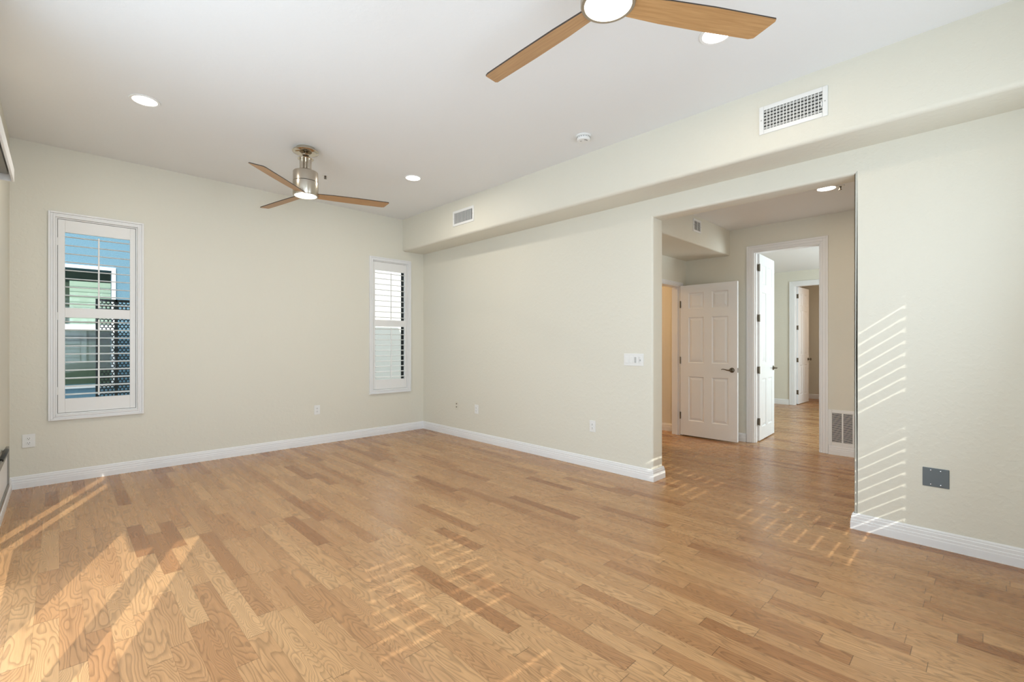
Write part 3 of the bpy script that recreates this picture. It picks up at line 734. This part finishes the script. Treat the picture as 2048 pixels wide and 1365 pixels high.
# return air grille low in the hall
root = empty('return_air_grille', (XH, 1.06, 0.31), PI/2); tag(root, 'white return air grille low on the hall wall beside the door casing', 'air vent')
W, Hh = 0.240, 0.205; fw = 0.038
bm = BM()
for (a, b2, c, dd) in ((-W, -W+fw, -Hh, Hh), (W-fw, W, -Hh, Hh), (-W+fw, W-fw, -Hh, -Hh+fw), (-W+fw, W-fw, Hh-fw, Hh)): bbox(bm, a, b2, 0.0005, 0.009, c, dd, 0.003)
iw = W-fw; ncol = 4; cw = 2*iw/ncol
for k in range(1, ncol): bbox(bm, -iw+k*cw-0.007, -iw+k*cw+0.007, 0.0005, 0.0085, -Hh+fw, Hh-fw, 0.001)
link('frame', bm, 'plastic', root)
bm = BM(); box(bm, -iw, iw, 0.0003, 0.0008, -Hh+fw, Hh-fw); link('duct_shade_sheet', bm, 'dark', root)  # black sheet painted for the shade behind the louvers
bm = BM(); nn = 27
for k in range(nn):
    z = -Hh+fw+(2*(Hh-fw))*(k+0.5)/nn; box(bm, -iw, iw, 0.002, 0.006, z-0.0024, z+0.0018)
link('louvers', bm, 'plastic', root)

# ------------------------------------------------------------------ outlets, switches, plates
def plate_bm(w, h, t=0.006):
    bm = BM(); bbox(bm, -w/2, w/2, 0.0004, t, -h/2, h/2, 0.0028, 3); return bm
def receptacle(root, x, z, m='plastic'):
    bm = BM(); b2 = BM(); lathe(b2, [(0.0168, 0), (0.0168, 0.0028), (0.0158, 0.0035)], 28)
    for v in b2.verts: v.co.y = max(-0.0135, min(0.0135, v.co.y))
    merge(bm, b2, Matrix.Translation((x, 0.0055, z)) @ Matrix.Rotation(-PI/2, 4, 'X')); rc = link('receptacle', bm, m, root)
    bm = BM(); box(bm, x-0.0078, x-0.0052, 0.0088, 0.0093, z-0.001, z+0.0075); box(bm, x+0.0052, x+0.0078, 0.0088, 0.0093, z-0.001, z+0.0065)
    b2 = BM(); lathe(b2, [(0.0028, 0), (0.0028, 0.0005)], 12); merge(bm, b2, Matrix.Translation((x, 0.0088, z-0.0075)) @ Matrix.Rotation(-PI/2, 4, 'X'))
    link('slots', bm, 'slot', rc)
def outlet(loc, rz, label, w=0.073, m='plastic', xo=0.0):
    root = empty('wall_outlet', loc, rz); tag(root, label, 'outlet', 'duplex wall outlets'); link('plate', plate_bm(w, 0.117), m, root)
    for s in (1, -1): receptacle(root, xo, s*0.0195, m)
    return root
outlet((-0.193, YF, 0.412), PI, 'white wall outlet below and left of the left window', 0.082, xo=0.0)
outlet((2.338, YF, 0.434), PI, 'white wall outlet on the back wall, left of the corner window')
outlet((4.690, 0, 0)and(XR, 4.690, 0.412), PI/2, 'white wall outlet on the right wall just right of the almond plate')
outlet((XR, 2.840, 0.425), PI/2, 'white wall outlet on the right wall nearest the wide opening')
root = empty('cable_plate', (XR, 5.112, 0.424), PI/2); tag(root, 'narrow almond cable wall plate on the right wall nearest the far corner', 'wall plate')
link('plate', plate_bm(0.073, 0.117), 'almond', root)
bm = BM()
for z in (0.022, -0.022):
    b2 = BM(); lathe(b2, [(0.0075, 0), (0.0075, 0.004), (0.0045, 0.004), (0.0045, 0.010)], 16); merge(bm, b2, Matrix.Translation((0, 0.006, z)) @ Matrix.Rotation(-PI/2, 4, 'X'))
    link('jack', bm, 'hardware', root); bm = BM()
bm.free()
# four gang switch plate
root = empty('switch_plate', (XR, 2.364, 1.120), PI/2); tag(root, 'white four-gang switch plate on the wall left of the opening', 'light switch')
link('plate', plate_bm(0.212, 0.117), 'plastic', root)
for k, x in enumerate((0.069, 0.023)):
    bm = BM(); b2 = BM(); bbox(b2, -0.0165, 0.0165, 0, 0.004, -0.0335, 0.0335, 0.0015); merge(bm, b2, Matrix.Translation((x, 0.0058, 0)) @ Matrix.Rotation(math.radians(3), 4, 'X')); link('rocker', bm, 'plastic', root)
bm = BM(); bbox(bm, -0.023-0.0165, -0.023+0.0165, 0.0058, 0.0085, -0.0335, 0.0335, 0.0012); kp = link('keypad', bm, 'plastic', root)
bm = BM()
for i in range(5):
    for j in range(2): bbox(bm, -0.030+j*0.012, -0.024+j*0.012, 0.0084, 0.0100, -0.026+i*0.011, -0.020+i*0.011, 0.0008)
link('buttons', bm, 'bronze', kp)
bm = BM(); bbox(bm, -0.069-0.0165, -0.069+0.0165, 0.0058, 0.0085, -0.0335, 0.0335, 0.0012); dm = link('dimmer', bm, 'plastic', root)
bm = BM(); bbox(bm, -0.069+0.006, -0.069+0.009, 0.0084, 0.0096, -0.028, 0.028, 0.0004); bbox(bm, -0.069-0.012, -0.069+0.002, 0.0084, 0.0105, -0.012, 0.004, 0.0008); link('slider', bm, 'fin', dm)
# blank steel plate at right
root = empty('blank_wall_plate', (XR, 0.233, 0.4355), PI/2); tag(root, 'blue-grey blank steel plate with four screws on the right wall', 'wall plate')
link('plate', plate_bm(0.124, 0.117, 0.005), 'greyplate', root)
for x in (-0.023, 0.023):
    for z in (0.044, -0.044):
        bm = BM(); b2 = BM(); lathe(b2, [(0.0035, 0), (0.0032, 0.0015), (0.0, 0.0022)], 14, cap=False); merge(bm, b2, Matrix.Translation((x, 0.005, z)) @ Matrix.Rotation(-PI/2, 4, 'X')); link('screw', bm, 'screw', root)
